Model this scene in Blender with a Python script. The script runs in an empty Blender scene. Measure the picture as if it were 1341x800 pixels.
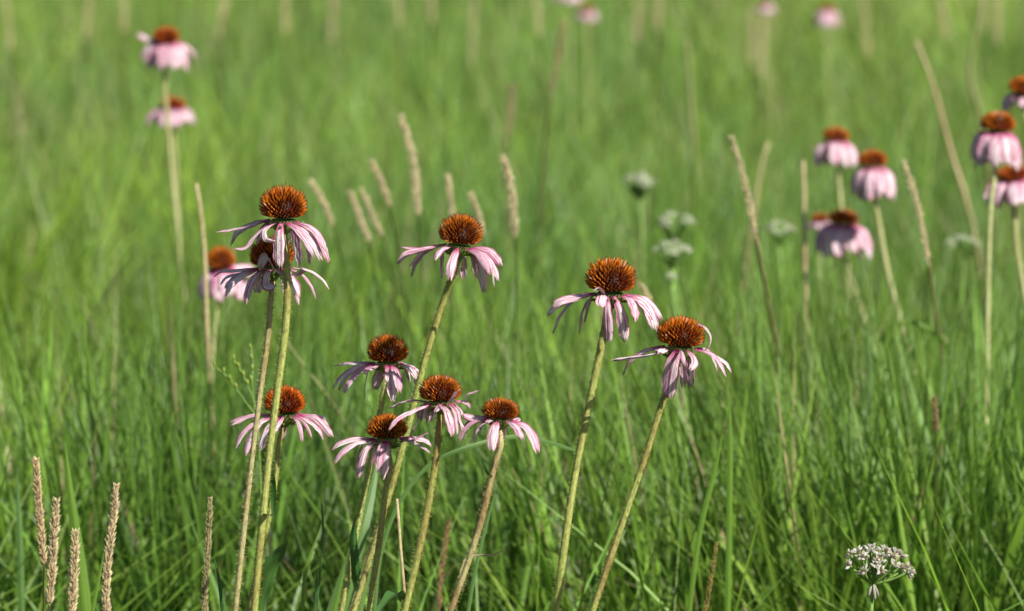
import bpy, math, random
import numpy as np
from mathutils import Vector, Matrix

# ------------------------------------------------------------------ camera, light, exposure
scene = bpy.context.scene
CAM_H, PITCH = 0.92, math.radians(5.9)
FOCAL, SENSOR = 166.7, 36.0
FOCUS = 2.5
cd = bpy.data.cameras.new('camera'); cam = bpy.data.objects.new('camera', cd)
scene.collection.objects.link(cam)
cam.location = (0, 0, CAM_H); cam.rotation_euler = (math.radians(90) - PITCH, 0, 0)
cd.lens = FOCAL; cd.sensor_width = SENSOR; cd.sensor_fit = 'HORIZONTAL'
cd.clip_start = 0.05; cd.clip_end = 500
cd.dof.use_dof = True; cd.dof.focus_distance = FOCUS; cd.dof.aperture_fstop = 15.0
scene.camera = cam

SUN_EL, SUN_AZ = 41, 48            # degrees; azimuth to the right of straight behind the camera
w = bpy.data.worlds.new('World'); scene.world = w; w.use_nodes = True
nt = w.node_tree; nt.nodes.clear()
sky = nt.nodes.new('ShaderNodeTexSky'); sky.sky_type = 'NISHITA'; sky.sun_disc = False
sky.sun_elevation = math.radians(SUN_EL)
sunv = Vector((math.sin(math.radians(SUN_AZ)) * math.cos(math.radians(SUN_EL)),
               -math.cos(math.radians(SUN_AZ)) * math.cos(math.radians(SUN_EL)), math.sin(math.radians(SUN_EL))))
sky.sun_rotation = math.atan2(sunv.x, sunv.y)
bg = nt.nodes.new('ShaderNodeBackground'); bg.inputs['Strength'].default_value = 0.062
wo = nt.nodes.new('ShaderNodeOutputWorld')
nt.links.new(sky.outputs[0], bg.inputs['Color']); nt.links.new(bg.outputs[0], wo.inputs['Surface'])
sd = bpy.data.lights.new('sun', 'SUN'); sd.energy = 5.0; sd.angle = math.radians(0.53); sd.color = (1, 0.955, 0.88)
so = bpy.data.objects.new('sun', sd); scene.collection.objects.link(so)
so.rotation_euler = sunv.to_track_quat('Z', 'Y').to_euler(); so.location = (2, -2, 4)
vs = scene.view_settings
scene.display_settings.display_device = 'sRGB'
vs.view_transform = 'Standard'; vs.look = 'None'; vs.gamma = 1; vs.use_curve_mapping = False
vs.exposure = 0.46
scene.cycles.use_denoising = True
scene.cycles.max_bounces = 8; scene.cycles.transparent_max_bounces = 8
scene.cycles.transmission_bounces = 5; scene.cycles.diffuse_bounces = 4

random.seed(7); rng = np.random.default_rng(7)

# ------------------------------------------------------------------ helpers
fwd = Vector((0, math.cos(PITCH), -math.sin(PITCH))); up = Vector((0, math.sin(PITCH), math.cos(PITCH)))
right = Vector((1, 0, 0)); CAMP = Vector((0, 0, CAM_H))
PX = SENSOR / FOCAL / 1341.0
def at(px, py, d):
    """A point of the meadow seen at photo pixel px, py, d metres away."""
    return CAMP + d * (fwd + right * ((px - 670.5) * PX) + up * ((400 - py) * PX))

def smooth_path(P, n):
    """Catmull-Rom through P, resampled evenly to n points."""
    P = [Vector(p) for p in P]
    if len(P) == 2: P = [P[0], (P[0] + P[1]) / 2, P[1]]
    Q = [2 * P[0] - P[1]] + P + [2 * P[-1] - P[-2]]
    T = [0.0]
    for a, b in zip(Q, Q[1:]): T.append(T[-1] + max(1e-6, (b-a).length) ** .75)
    out = []
    for i in range(1, len(Q) - 2):
        dt = T[i+1]-T[i]
        def tan(k):
            a, b = T[k]-T[k-1], T[k+1]-T[k]
            return ((Q[k]-Q[k-1])/a * b + (Q[k+1]-Q[k])/b * a) / (a+b)
        m0, m1 = tan(i)*dt, tan(i+1)*dt
        for k in range(12):
            t = k/12; t2 = t*t; t3 = t2*t
            out.append(Q[i]*(2*t3-3*t2+1) + m0*(t3-2*t2+t) + Q[i+1]*(3*t2-2*t3) + m1*(t3-t2))
    out.append(P[-1])
    A = np.array([list(p) for p in out]); s = np.r_[0, np.cumsum(np.linalg.norm(np.diff(A, axis=0), axis=1))]
    u = np.linspace(0, s[-1], n)
    return [Vector(v) for v in np.stack([np.interp(u, s, A[:, k]) for k in range(3)], 1)]

class MB:
    def __init__(s): s.v = []; s.f = []; s.uv = []; s.c = []
    def vert(s, p, uv=(0, 0), c=(1, 1, 1)):
        s.v.append(tuple(p)); s.uv.append(uv); s.c.append(c); return len(s.v) - 1
    def build(s, name, mat, parent=None, base=None, smooth=True):
        base = base or Vector((0, 0, 0))
        me = bpy.data.meshes.new(name)
        A = np.array(s.v, dtype=float) - np.array(list(base))
        me.from_pydata(A.tolist(), [], s.f)
        n = len(me.loops); li = np.empty(n, dtype=np.int32); me.loops.foreach_get('vertex_index', li)
        uv = me.uv_layers.new(name='UVMap'); uv.data.foreach_set('uv', np.array(s.uv, dtype=np.float32)[li].ravel())
        ca = me.color_attributes.new(name='Col', type='FLOAT_COLOR', domain='POINT')
        C4 = np.c_[np.array(s.c, dtype=np.float32), np.ones(len(s.c), dtype=np.float32)]
        ca.data.foreach_set('color', C4.ravel())
        if smooth: me.polygons.foreach_set('use_smooth', np.ones(len(me.polygons), dtype=bool))
        me.materials.append(mat); me.update()
        o = bpy.data.objects.new(name, me); scene.collection.objects.link(o)
        if parent: o.parent = parent
        else: o.location = base
        return o

def thing(name, loc, label, cat, group=None):
    o = bpy.data.objects.new(name, None); scene.collection.objects.link(o)
    o.location = loc; o.empty_display_size = 0.02; o['label'] = label; o['category'] = cat
    if group: o['group'] = group
    return o

def frames(path, side0=None):
    n = len(path); T = []
    for i in range(n):
        t = path[min(i+1, n-1)] - path[max(i-1, 0)]; T.append(t.normalized())
    s = side0 or (Vector((1, 0, 0)) if abs(T[0].x) < 0.9 else Vector((0, 1, 0)))
    S, N = [], []
    for t in T:
        s = (s - t * s.dot(t)).normalized(); S.append(s); N.append(t.cross(s).normalized())
    return T, S, N

def tube(m, path, rad, sides=8, ridge=0.0, cap=True, col=(1, 1, 1)):
    T, S, N = frames(path); rings = []
    n = len(path)
    for i, p in enumerate(path):
        r = rad(i / (n-1)) if callable(rad) else rad
        ring = []
        for k in range(sides):
            a = 2 * math.pi * k / sides; rr = r * (1 + ridge * (1 if k % 2 else -1))
            ring.append(m.vert(p + S[i]*math.cos(a)*rr + N[i]*math.sin(a)*rr, (k / sides, i / (n-1)), col))
        rings.append(ring)
    for i in range(n-1):
        for k in range(sides):
            m.f.append((rings[i][k], rings[i][(k+1) % sides], rings[i+1][(k+1) % sides], rings[i+1][k]))
    if cap: m.f.append(tuple(rings[0][::-1])); m.f.append(tuple(rings[-1]))
    return T, S, N

def spike(m, p, d, L, wd, cols, prof=((0, .5), (.45, 1), (.75, .8), (1, .1)), sides=4, side=None, bend=None):
    d = d.normalized(); s = side or d.orthogonal().normalized(); s = (s - d*s.dot(d)).normalized(); n = d.cross(s)
    rings = []
    for (t, r), c in zip(prof, cols):
        q = p + d * (L*t) + (bend * (L*t*t) if bend else Vector())
        rings.append([m.vert(q + (s*math.cos(2*math.pi*k/sides) + n*math.sin(2*math.pi*k/sides)) * (wd*r*.5), (k/sides, t), c) for k in range(sides)])
    for a, b in zip(rings, rings[1:]):
        for k in range(sides): m.f.append((a[k], a[(k+1) % sides], b[(k+1) % sides], b[k]))
    m.f.append(tuple(rings[-1]))

# ------------------------------------------------------------------ materials
def newmat(name):
    m = bpy.data.materials.new(name); m.use_nodes = True; t = m.node_tree; t.nodes.clear()
    return m, t, t.nodes.new('ShaderNodeOutputMaterial')
def N_(t, k, **kw):
    n = t.nodes.new('ShaderNode' + k)
    for a, b in kw.items(): setattr(n, a, b)
    return n
def ramp(t, fac, stops):
    r = N_(t, 'ValToRGB'); e = r.color_ramp.elements
    while len(e) < len(stops): e.new(0.5)
    for k, (p, c) in enumerate(stops): e[k].position = p; e[k].color = (*c, 1)
    t.links.new(fac, r.inputs[0]); return r.outputs[0]
def mix(t, fac, a, b, mode='MIX'):
    n = N_(t, 'Mix', data_type='RGBA', blend_type=mode)
    for s, v in ((n.inputs['Factor'], fac), (n.inputs['A'], a), (n.inputs['B'], b)):
        if isinstance(v, (int, float)): s.default_value = v
        elif isinstance(v, tuple): s.default_value = (*v, 1)
        else: t.links.new(v, s)
    return n.outputs['Result']
def math_(t, op, a, b=0.0, clamp=False):
    n = N_(t, 'Math', operation=op, use_clamp=clamp)
    for s, v in ((n.inputs[0], a), (n.inputs[1], b)):
        if isinstance(v, (int, float)): s.default_value = v
        else: t.links.new(v, s)
    return n.outputs[0]
def noise(t, vec, scale, detail=3, rough=.5):
    n = N_(t, 'TexNoise'); n.inputs['Scale'].default_value = scale; n.inputs['Detail'].default_value = detail
    n.inputs['Roughness'].default_value = rough; t.links.new(vec, n.inputs['Vector']); return n.outputs['Fac']
def mapping(t, vec, scale, loc=None):
    n = N_(t, 'Mapping'); n.inputs['Scale'].default_value = scale; t.links.new(vec, n.inputs['Vector'])
    if loc is not None: t.links.new(loc, n.inputs['Location'])
    return n.outputs[0]
def leafy(t, out, col, rough=.5, trans=.3, spec=.4, bump=None, bstr=.3, bdist=.0005):
    b = N_(t, 'BsdfPrincipled'); b.inputs['Roughness'].default_value = rough
    b.inputs['Specular IOR Level'].default_value = spec; t.links.new(col, b.inputs['Base Color'])
    tr = N_(t, 'BsdfTranslucent'); t.links.new(col, tr.inputs['Color'])
    if bump is not None:
        bp = N_(t, 'Bump'); bp.inputs['Strength'].default_value = bstr; bp.inputs['Distance'].default_value = bdist
        t.links.new(bump, bp.inputs['Height']); t.links.new(bp.outputs[0], b.inputs['Normal'])
    mx = N_(t, 'MixShader'); mx.inputs[0].default_value = trans
    t.links.new(b.outputs[0], mx.inputs[1]); t.links.new(tr.outputs[0], mx.inputs[2]); t.links.new(mx.outputs[0], out.inputs[0])

def mat_petal():
    m, t, out = newmat('petal'); uv = N_(t, 'UVMap').outputs[0]
    oi = N_(t, 'ObjectInfo'); rnd = oi.outputs['Random']
    sep = N_(t, 'SeparateXYZ'); t.links.new(uv, sep.inputs[0]); u, v = sep.outputs[0], sep.outputs[1]
    off = N_(t, 'CombineXYZ'); t.links.new(math_(t, 'MULTIPLY', rnd, 57.0), off.inputs[0]); t.links.new(math_(t, 'MULTIPLY', rnd, 23.0), off.inputs[1])
    streak = noise(t, mapping(t, uv, (13, .9, 1), off.outputs[0]), 1.0, 4, .6)
    blotch = noise(t, mapping(t, uv, (2.5, 5, 1), off.outputs[0]), 1.0, 3, .6)
    ground = mix(t, rnd, (0.93, 0.84, 0.84), (0.74, 0.52, 0.60))
    c = mix(t, math_(t, 'MULTIPLY', ramp(t, streak, [(.485, (0, 0, 0)), (.56, (1, 1, 1))]), .85), ground, (0.44, 0.07, 0.20))
    c = mix(t, ramp(t, streak, [(.38, (1, 1, 1)), (.46, (0, 0, 0))]), c, (0.93, 0.88, 0.87))
    # magenta at the attachment and along the rim
    basef = math_(t, 'ADD', v, math_(t, 'MULTIPLY', math_(t, 'SUBTRACT', blotch, .5), .5))
    c = mix(t, ramp(t, basef, [(.03, (1, 1, 1)), (.30, (0, 0, 0))]), c, (0.52, 0.045, 0.20))
    edge = math_(t, 'ABSOLUTE', math_(t, 'SUBTRACT', u, .5))
    c = mix(t, math_(t, 'MULTIPLY', ramp(t, edge, [(.38, (0, 0, 0)), (.48, (1, 1, 1))]), .85), c, (0.42, 0.05, 0.16))
    c = mix(t, math_(t, 'MULTIPLY', ramp(t, blotch, [(.62, (0, 0, 0)), (.70, (1, 1, 1))]), .5), c, (0.42, 0.10, 0.16))
    # dried brown tip
    tipf = math_(t, 'ADD', v, math_(t, 'MULTIPLY', math_(t, 'SUBTRACT', streak, .5), .25))
    c = mix(t, math_(t, 'MULTIPLY', ramp(t, tipf, [(.90, (0, 0, 0)), (1, (1, 1, 1))]), .8), c, (0.30, 0.13, 0.09))
    leafy(t, out, c, .5, .16, .35, streak, .8, .0010)
    return m
def mat_vcol(name, rough=.6, trans=0.0, spec=.3, var=.25, scale=(400, 400, 400)):
    m, t, out = newmat(name); ca = N_(t, 'VertexColor'); ca.layer_name = 'Col'
    tc = N_(t, 'TexCoord'); nz = noise(t, mapping(t, tc.outputs['Object'], scale), 1, 3, .6)
    c = mix(t, 1.0, ca.outputs[0], ramp(t, nz, [(.3, (1-var,)*3), (.7, (1+var*.6,)*3)]), 'MULTIPLY')
    leafy(t, out, c, rough, trans, spec, nz, .3)
    return m
def mat_stem(name, c1, c2, c3):
    m, t, out = newmat(name); uv = N_(t, 'UVMap').outputs[0]; tc = N_(t, 'TexCoord').outputs['Object']
    oi = N_(t, 'ObjectInfo').outputs['Random']
    off = N_(t, 'CombineXYZ'); t.links.new(math_(t, 'MULTIPLY', oi, 31.0), off.inputs[0])
    st = noise(t, mapping(t, uv, (9, 5, 1), off.outputs[0]), 1, 4, .6)
    bl = noise(t, mapping(t, tc, (60, 60, 12), off.outputs[0]), 1, 3, .6)
    fl = noise(t, mapping(t, tc, (900, 900, 350)), 1, 2, .6)
    c = mix(t, ramp(t, st, [(.42, (0, 0, 0)), (.62, (1, 1, 1))]), c1, c2)
    c = mix(t, math_(t, 'MULTIPLY', ramp(t, bl, [(.50, (0, 0, 0)), (.66, (1, 1, 1))]), .8), c, c3)
    c = mix(t, 1.0, c, ramp(t, fl, [(.35, (.7, .7, .7)), (.65, (1.15, 1.15, 1.1))]), 'MULTIPLY')
    leafy(t, out, c, .55, .04, .35, st, .5, .0008)
    return m
def mat_leaf(name, c1, c2, trans=.25, rough=.42):
    m, t, out = newmat(name); uv = N_(t, 'UVMap').outputs[0]; tc = N_(t, 'TexCoord').outputs['Object']
    oi = N_(t, 'ObjectInfo').outputs['Random']
    st = noise(t, mapping(t, uv, (26, .8, 1)), 1, 3, .6); bl = noise(t, tc, 45, 3, .6)
    c = mix(t, bl, c1, c2)
    c = mix(t, 1.0, c, ramp(t, st, [(.35, (.75, .75, .7)), (.65, (1.2, 1.2, 1.15))]), 'MULTIPLY')
    c = mix(t, 1.0, c, ramp(t, oi, [(0, (.9, .95, .9)), (1, (1.15, 1.05, .95))]), 'MULTIPLY')
    leafy(t, out, c, rough, trans, .45, st, .35, .0006)
    return m
M_PETAL = mat_petal()
M_CONE = mat_vcol('cone_bristle', .42, .08, .35, .2, (500, 500, 500))
M_STEM = mat_stem('flower_stem', (0.31, 0.36, 0.075), (0.43, 0.44, 0.14), (0.28, 0.19, 0.06))
M_STEM_TAN = mat_stem('dry_flower_stem', (0.42, 0.37, 0.15), (0.50, 0.46, 0.24), (0.31, 0.20, 0.08))
M_STEM_PALE = mat_stem('pale_flower_stem', (0.42, 0.45, 0.18), (0.54, 0.54, 0.28), (0.40, 0.37, 0.15))
M_LEAF = mat_leaf('broad_leaf', (0.045, 0.125, 0.03), (0.075, 0.18, 0.04), .2)
M_BRACT = mat_leaf('bract', (0.10, 0.16, 0.03), (0.20, 0.25, 0.06), .15)
M_SEED = mat_vcol('seed_head', .7, .32, .2, .35, (300, 300, 300))
M_STRAW = mat_stem('straw', (0.50, 0.40, 0.20), (0.60, 0.50, 0.30), (0.34, 0.20, 0.10))
M_OLIVE = mat_stem('olive_stalk', (0.20, 0.24, 0.07), (0.28, 0.28, 0.11), (0.22, 0.16, 0.07))
M_GREENSTEM = mat_stem('green_stalk', (0.16, 0.30, 0.05), (0.24, 0.38, 0.09), (0.14, 0.22, 0.05))
M_BLADE = mat_leaf('grass_leaf', (0.12, 0.25, 0.03), (0.17, 0.31, 0.04), .32)
M_BLADE_BLUE = mat_leaf('bluish_grass_leaf', (0.11, 0.22, 0.06), (0.16, 0.29, 0.085), .3)
M_WHITE = mat_vcol('white_floret', .6, .45, .3, .2, (600, 600, 600))

# ------------------------------------------------------------------ setting
def ground():
    m, t, out = newmat('meadow_soil'); tc = N_(t, 'TexCoord').outputs['Object']
    a = noise(t, tc, 3, 5, .6); b = noise(t, tc, 60, 4, .7)
    c = mix(t, a, (0.045, 0.085, 0.018), (0.075, 0.11, 0.03)); c = mix(t, ramp(t, b, [(.45, (0,)*3), (.7, (1,)*3)]), c, (0.10, 0.12, 0.04))
    p = N_(t, 'BsdfPrincipled'); p.inputs['Roughness'].default_value = .95; t.links.new(c, p.inputs['Base Color'])
    bp = N_(t, 'Bump'); bp.inputs['Distance'].default_value = .03; t.links.new(b, bp.inputs['Height']); t.links.new(bp.outputs[0], p.inputs['Normal'])
    t.links.new(p.outputs[0], out.inputs[0])
    mb = MB(); n = 40; g = []
    for i in range(n+1):
        for j in range(n+1):
            x = (i/n*2-1); y = (j/n*2-1); X = 180*x*abs(x); Y = 180*y*abs(y)
            g.append(mb.vert((X, Y, .012*math.sin(X*1.3)*math.cos(Y*.9) if abs(X) < 30 and abs(Y) < 30 else 0)))
    for i in range(n):
        for j in range(n): mb.f.append((g[i*(n+1)+j], g[(i+1)*(n+1)+j], g[(i+1)*(n+1)+j+1], g[i*(n+1)+j+1]))
    o = mb.build('ground', m); o['kind'] = 'structure'; return o
ground()

def value_noise(x, y, s, seed):
    r = np.random.default_rng(seed); G = r.random((64, 64)); X = x*s + 300.3; Y = y*s + 300.7
    xi = np.floor(X).astype(int); yi = np.floor(Y).astype(int); fx = X-xi; fy = Y-yi
    fx = fx*fx*(3-2*fx); fy = fy*fy*(3-2*fy); g = lambda a, b: G[a % 64, b % 64]
    return (g(xi, yi)*(1-fx)+g(xi+1, yi)*fx)*(1-fy) + (g(xi, yi+1)*(1-fx)+g(xi+1, yi+1)*fx)*fy

def blades_mesh(name, x, y, h, wd, lean, az, droop, col, mat, seg=6, twist=None):
    """Every blade a folded, curved strip of its own; all of them one ground-cover object."""
    n = len(x); t = np.linspace(0, 1, seg+1)[None, :]
    bx, by = np.cos(az)[:, None], np.sin(az)[:, None]
    out = lean[:, None]*t + droop[:, None]*t**2.6
    horiz = out * h[:, None]
    z = h[:, None] * (t - 0.55*droop[:, None]*t**3.2) * np.sqrt(np.clip(1-.25*lean[:, None]**2, .2, 1))
    px = x[:, None] + bx*horiz; py = y[:, None] + by*horiz
    fa = az + np.pi/2 + (rng.normal(0, .9, n) if twist is None else twist)
    tw = fa[:, None] + rng.normal(0, .5, n)[:, None]*t
    hw = wd[:, None]*.5*np.clip(np.minimum(.55+1.6*t, 1.0)*(1-t**3.0), .02, 1)
    sx, sy = np.cos(tw)*hw, np.sin(tw)*hw
    # three points across: left, keel, right
    nx, ny = -np.sin(tw)*hw*.45, np.cos(tw)*hw*.45
    V = np.stack([np.stack([px-sx, py-sy, z], -1), np.stack([px+nx, py+ny, z], -1), np.stack([px+sx, py+sy, z], -1)], 2)  # n,seg+1,3,3
    V = V.reshape(-1, 3).astype(np.float32)
    base = (np.arange(n)*(seg+1)*3)[:, None, None]
    i = np.arange(seg)[None, :, None]*3; k = np.arange(2)[None, None, :]
    a = base+i+k; F = np.stack([a, a+1, a+4, a+3], -1).reshape(-1, 4)
    me = bpy.data.meshes.new(name)
    me.vertices.add(len(V)); me.vertices.foreach_set('co', V.ravel())
    me.loops.add(F.size); me.loops.foreach_set('vertex_index', F.ravel().astype(np.int32))
    me.polygons.add(len(F)); me.polygons.foreach_set('loop_start', np.arange(0, F.size, 4, dtype=np.int32))
    me.polygons.foreach_set('use_smooth', np.ones(len(F), dtype=bool))
    me.update(calc_edges=True)
    ca = me.color_attributes.new(name='Col', type='FLOAT_COLOR', domain='POINT')
    C = np.repeat(col, (seg+1)*3, axis=0); C = np.c_[C, np.ones(len(C))].astype(np.float32); ca.data.foreach_set('color', C.ravel())
    me.materials.append(mat); o = bpy.data.objects.new(name, me); scene.collection.objects.link(o); return o

def mat_grass():
    m, t, out = newmat('meadow_grass'); ca = N_(t, 'VertexColor'); ca.layer_name = 'Col'
    tc = N_(t, 'TexCoord').outputs['Object']; nz = noise(t, mapping(t, tc, (90, 90, 14)), 1, 2, .6)
    c = mix(t, 1.0, ca.outputs[0], ramp(t, nz, [(.3, (.75,)*3), (.7, (1.25,)*3)]), 'MULTIPLY')
    leafy(t, out, c, .42, .28, .45)
    return m
M_GRASS = mat_grass()

BUMPS = [(228, 285, 4.05, .13), (278, 415, 3.3, .13), (1178, 425, 3.6, .10), (1016, 462, 3.15, .10), (1125, 408, 3.6, .09), (1292, 488, 3.2, .09),
         (1340, 420, 3.35, .08), (1055, 410, 3.6, .08), (674, 465, 3.2, .08), (1100, 280, 4.0, .06), (905, 195, 5.2, .12), (1250, 255, 4.4, .10), (1226, 430, 3.15, .07)]
def grass():
    X, Y = [], []
    for (bx_, by_, bd, rad) in BUMPS:
        P = at(bx_, by_, bd); X.append(rng.normal(P.x, rad*.5, 260)); Y.append(rng.normal(P.y, rad*.6, 260))
    def zone(y0, y1, dens, margin=.75):
        n = int((y1-y0) * 2*(margin + .112*y1) * dens); y = rng.uniform(y0, y1, n)
        hw = margin + .112*y1; x = rng.uniform(-hw, hw, n); X.append(x); Y.append(y)
    zone(1.0, 2.6, 700); zone(2.6, 4.2, 6000); zone(4.2, 6.5, 3200); zone(6.5, 10, 1500, 1.0); zone(10, 15, 750, 1.2); zone(15, 26, 220, 1.5)
    zone(2.8, 8, 420, 2.6); zone(8, 27, 150, 6.0)
    x = np.concatenate(X); y = np.concatenate(Y); n = len(x)
    big = value_noise(x, y, 1.6, 1); mid = value_noise(x, y, 5.5, 2); fine = value_noise(x, y, 15, 3)
    # gather blades into tufts
    cl = np.floor(x*16)+np.floor(y*16)*1000
    keep = rng.random(n) < (.10 + 1.0*mid + .35*fine); x, y, big, mid, fine = x[keep], y[keep], big[keep], mid[keep], fine[keep]; n = len(x)
    h = (.31 + .19*big + .16*mid) * rng.uniform(.62, 1.10, n)
    sc = np.interp(y, [2.7, 3.05, 5.5, 8], [1.0, 1.27, 1.27, 1.02]) + np.interp(x, [-.1, .15], [0, .06])*np.interp(y, [2.8, 3.1, 4.5, 5], [0, 1, 1, 0])
    h = h*sc
    for (bx_, by_, bd, rad) in BUMPS:          # taller tufts round the feet of the soft flowers
        P = at(bx_, by_, bd); g = np.exp(-((x-P.x)**2 + ((y-P.y)*.7)**2)/rad**2)
        want = P.z*1.10*rng.uniform(.72, 1.0, n); h = np.where(g > .35, np.maximum(h, want), h)
    h = np.minimum(h, .56 + .05*rng.random(n))
    calm = np.zeros(n, bool)
    for (bx_, by_, bd, rad) in BUMPS:
        P = at(bx_, by_, bd); calm |= np.exp(-((x-P.x)**2 + ((y-P.y)*.7)**2)/rad**2) > .35
    h = np.where(y < 2.75, np.minimum(h, .30 + .11*np.clip(y-1, 0, 1.75)/1.75), h)
    wd = rng.gamma(4.5, .00066, n) * (1 + .035*np.clip(y-4, 0, 20)) + .0008
    lean = np.abs(rng.normal(.15, .24, n)); droop = np.clip(rng.gamma(2, .19, n), 0, .9)
    near_ = np.interp(y, [3.2, 4.0], [1, 0]); wd = wd*(1+.28*near_); lean = lean + np.abs(rng.normal(0, .20, n))*near_*np.interp(x, [-.1, .2], [.3, 1])
    lean = np.where(calm, lean*.5, lean); droop = np.where(calm, droop*.3, droop)
    az = rng.uniform(0, 2*np.pi, n); az = np.where(rng.random(n) < .45, rng.normal(.3, .8, n) + big*2.0, az)
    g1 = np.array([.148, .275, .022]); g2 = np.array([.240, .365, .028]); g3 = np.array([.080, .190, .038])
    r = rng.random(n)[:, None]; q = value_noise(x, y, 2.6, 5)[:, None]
    col = g1*(1-r) + g2*r; sedge_shade = (np.interp(x, [.08, .3], [0, 1])*np.interp(y, [3.4, 4.2], [1, 0]))[:, None]; mixv = np.clip(q*1.8-.5 + .42*sedge_shade, 0, 1)*.85; col = col*(1-mixv) + g3*mixv  # near right: bluish sedge blades, partly darkened to paint in shade
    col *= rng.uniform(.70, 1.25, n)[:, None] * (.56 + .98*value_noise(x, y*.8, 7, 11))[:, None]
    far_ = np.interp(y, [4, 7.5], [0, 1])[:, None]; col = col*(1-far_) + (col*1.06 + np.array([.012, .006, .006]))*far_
    straw = (value_noise(x, y, 1.1, 9) > .66) & (rng.random(n) < .16); col[straw] = np.array([.34, .30, .12])*rng.uniform(.7, 1.2, straw.sum())[:, None]
    dead = rng.random(n) < (.025 + .05*np.clip((y-8)/6, 0, 1)); col[dead] = np.array([.40, .33, .16]) * rng.uniform(.7, 1.1, dead.sum())[:, None]
    # the tallest, broadest blades just behind the flowers
    k = 150; x = np.r_[x, rng.uniform(-.9, 1.0, k)]; y = np.r_[y, rng.uniform(2.75, 3.5, k)]; x[-60:] = rng.uniform(.02, .55, 60)
    h = np.r_[h, rng.uniform(.42, .57, k)]; wd = np.r_[wd, rng.uniform(.002, .0044, k)]
    lean = np.r_[lean, np.clip(np.abs(rng.normal(.15, .18, k)), 0, .42)]; droop = np.r_[droop, rng.uniform(.05, .6, k)]; az = np.r_[az, rng.uniform(0, 6.28, k)]
    col = np.r_[col, (g1*.8)[None]*rng.uniform(.8, 1.25, (k, 1)) + np.array([0, 0, .02])]
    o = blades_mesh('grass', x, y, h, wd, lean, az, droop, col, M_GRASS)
    o['kind'] = 'stuff'; o['label'] = 'dense bright green meadow grass'; o['category'] = 'grass'
grass()

# ------------------------------------------------------------------ builders
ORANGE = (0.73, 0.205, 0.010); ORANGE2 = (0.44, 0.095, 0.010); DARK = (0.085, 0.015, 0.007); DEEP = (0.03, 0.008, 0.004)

def build_cone(root, base, c, axis, rx, h, N, seed):
    """Core plus its close spiral of stiff bristles; c is the middle of the cone's underside."""
    r = random.Random(seed); m = MB()
    q = Vector((0, 0, 1)).rotation_difference(axis)
    soft_ = N < 250; mat_ = r.uniform(.78, 1.18) if not soft_ else .86; red = r.uniform(.80, 1.12)
    zc = .40*h; cr, ch = rx*.56, h*.56
    rings = []
    for i in range(9):
        th = math.pi*.68*i/8
        rr = cr*math.sin(th); z = zc*.75 + ch*math.cos(th)*(.62 if th < math.pi/2 else .45)
        rings.append([m.vert(c + q @ Vector((rr*math.cos(2*math.pi*k/16), rr*math.sin(2*math.pi*k/16), z)), (0, 0), (.22, .05, .01) if soft_ else DEEP) for k in range(16)])
    for a, b in zip(rings, rings[1:]):
        for k in range(16): m.f.append((a[k], a[(k+1) % 16], b[(k+1) % 16], b[k]))
    m.f.append(tuple(rings[-1][::-1]))
    ga = math.pi*(3-math.sqrt(5)); cmax = math.cos(math.radians(118))
    for i in range(N):
        ct = 1-(i+.5)/N*(1-cmax); th = math.acos(ct); a = i*ga + r.uniform(-.04, .04)
        n = Vector((math.sin(th)*math.cos(a), math.sin(th)*math.sin(a), ct))
        up_ = (h-zc); dn = zc*1.1
        tip = Vector((n.x*rx, n.y*rx, zc + n.z*(up_ if n.z > 0 else dn)))
        s_ = .46 + .03*r.random()
        root_ = Vector((tip.x*s_, tip.y*s_, zc*.62 + (tip.z-zc)*s_*.95))
        tip = root_ + (tip-root_)*r.uniform(.94, 1.10)
        tip += Vector((r.uniform(-1, 1), r.uniform(-1, 1), r.uniform(-1, 1)))*rx*.018
        d = tip-root_; L = d.length; k = r.uniform(.75, 1.2)
        oc = ORANGE if r.random() < .6 else ORANGE2
        oc = (oc[0]*k*mat_, oc[1]*k*mat_*red, oc[2])
        if r.random() < .03: oc = (.75, .45, .30)
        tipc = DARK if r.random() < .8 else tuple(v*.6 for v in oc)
        spike(m, c + q @ root_, q @ d, L, rx*r.uniform(.060, .080)*(1.6 if soft_ else 1), (DEEP, DARK, oc, oc, oc if soft_ else tipc, tipc),  # dark bristle feet: shade of the gaps put into the colour
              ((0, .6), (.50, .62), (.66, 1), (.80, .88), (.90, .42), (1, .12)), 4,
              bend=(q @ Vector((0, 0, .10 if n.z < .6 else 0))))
    return m.build('cone', M_CONE, root, base, smooth=False)

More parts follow.
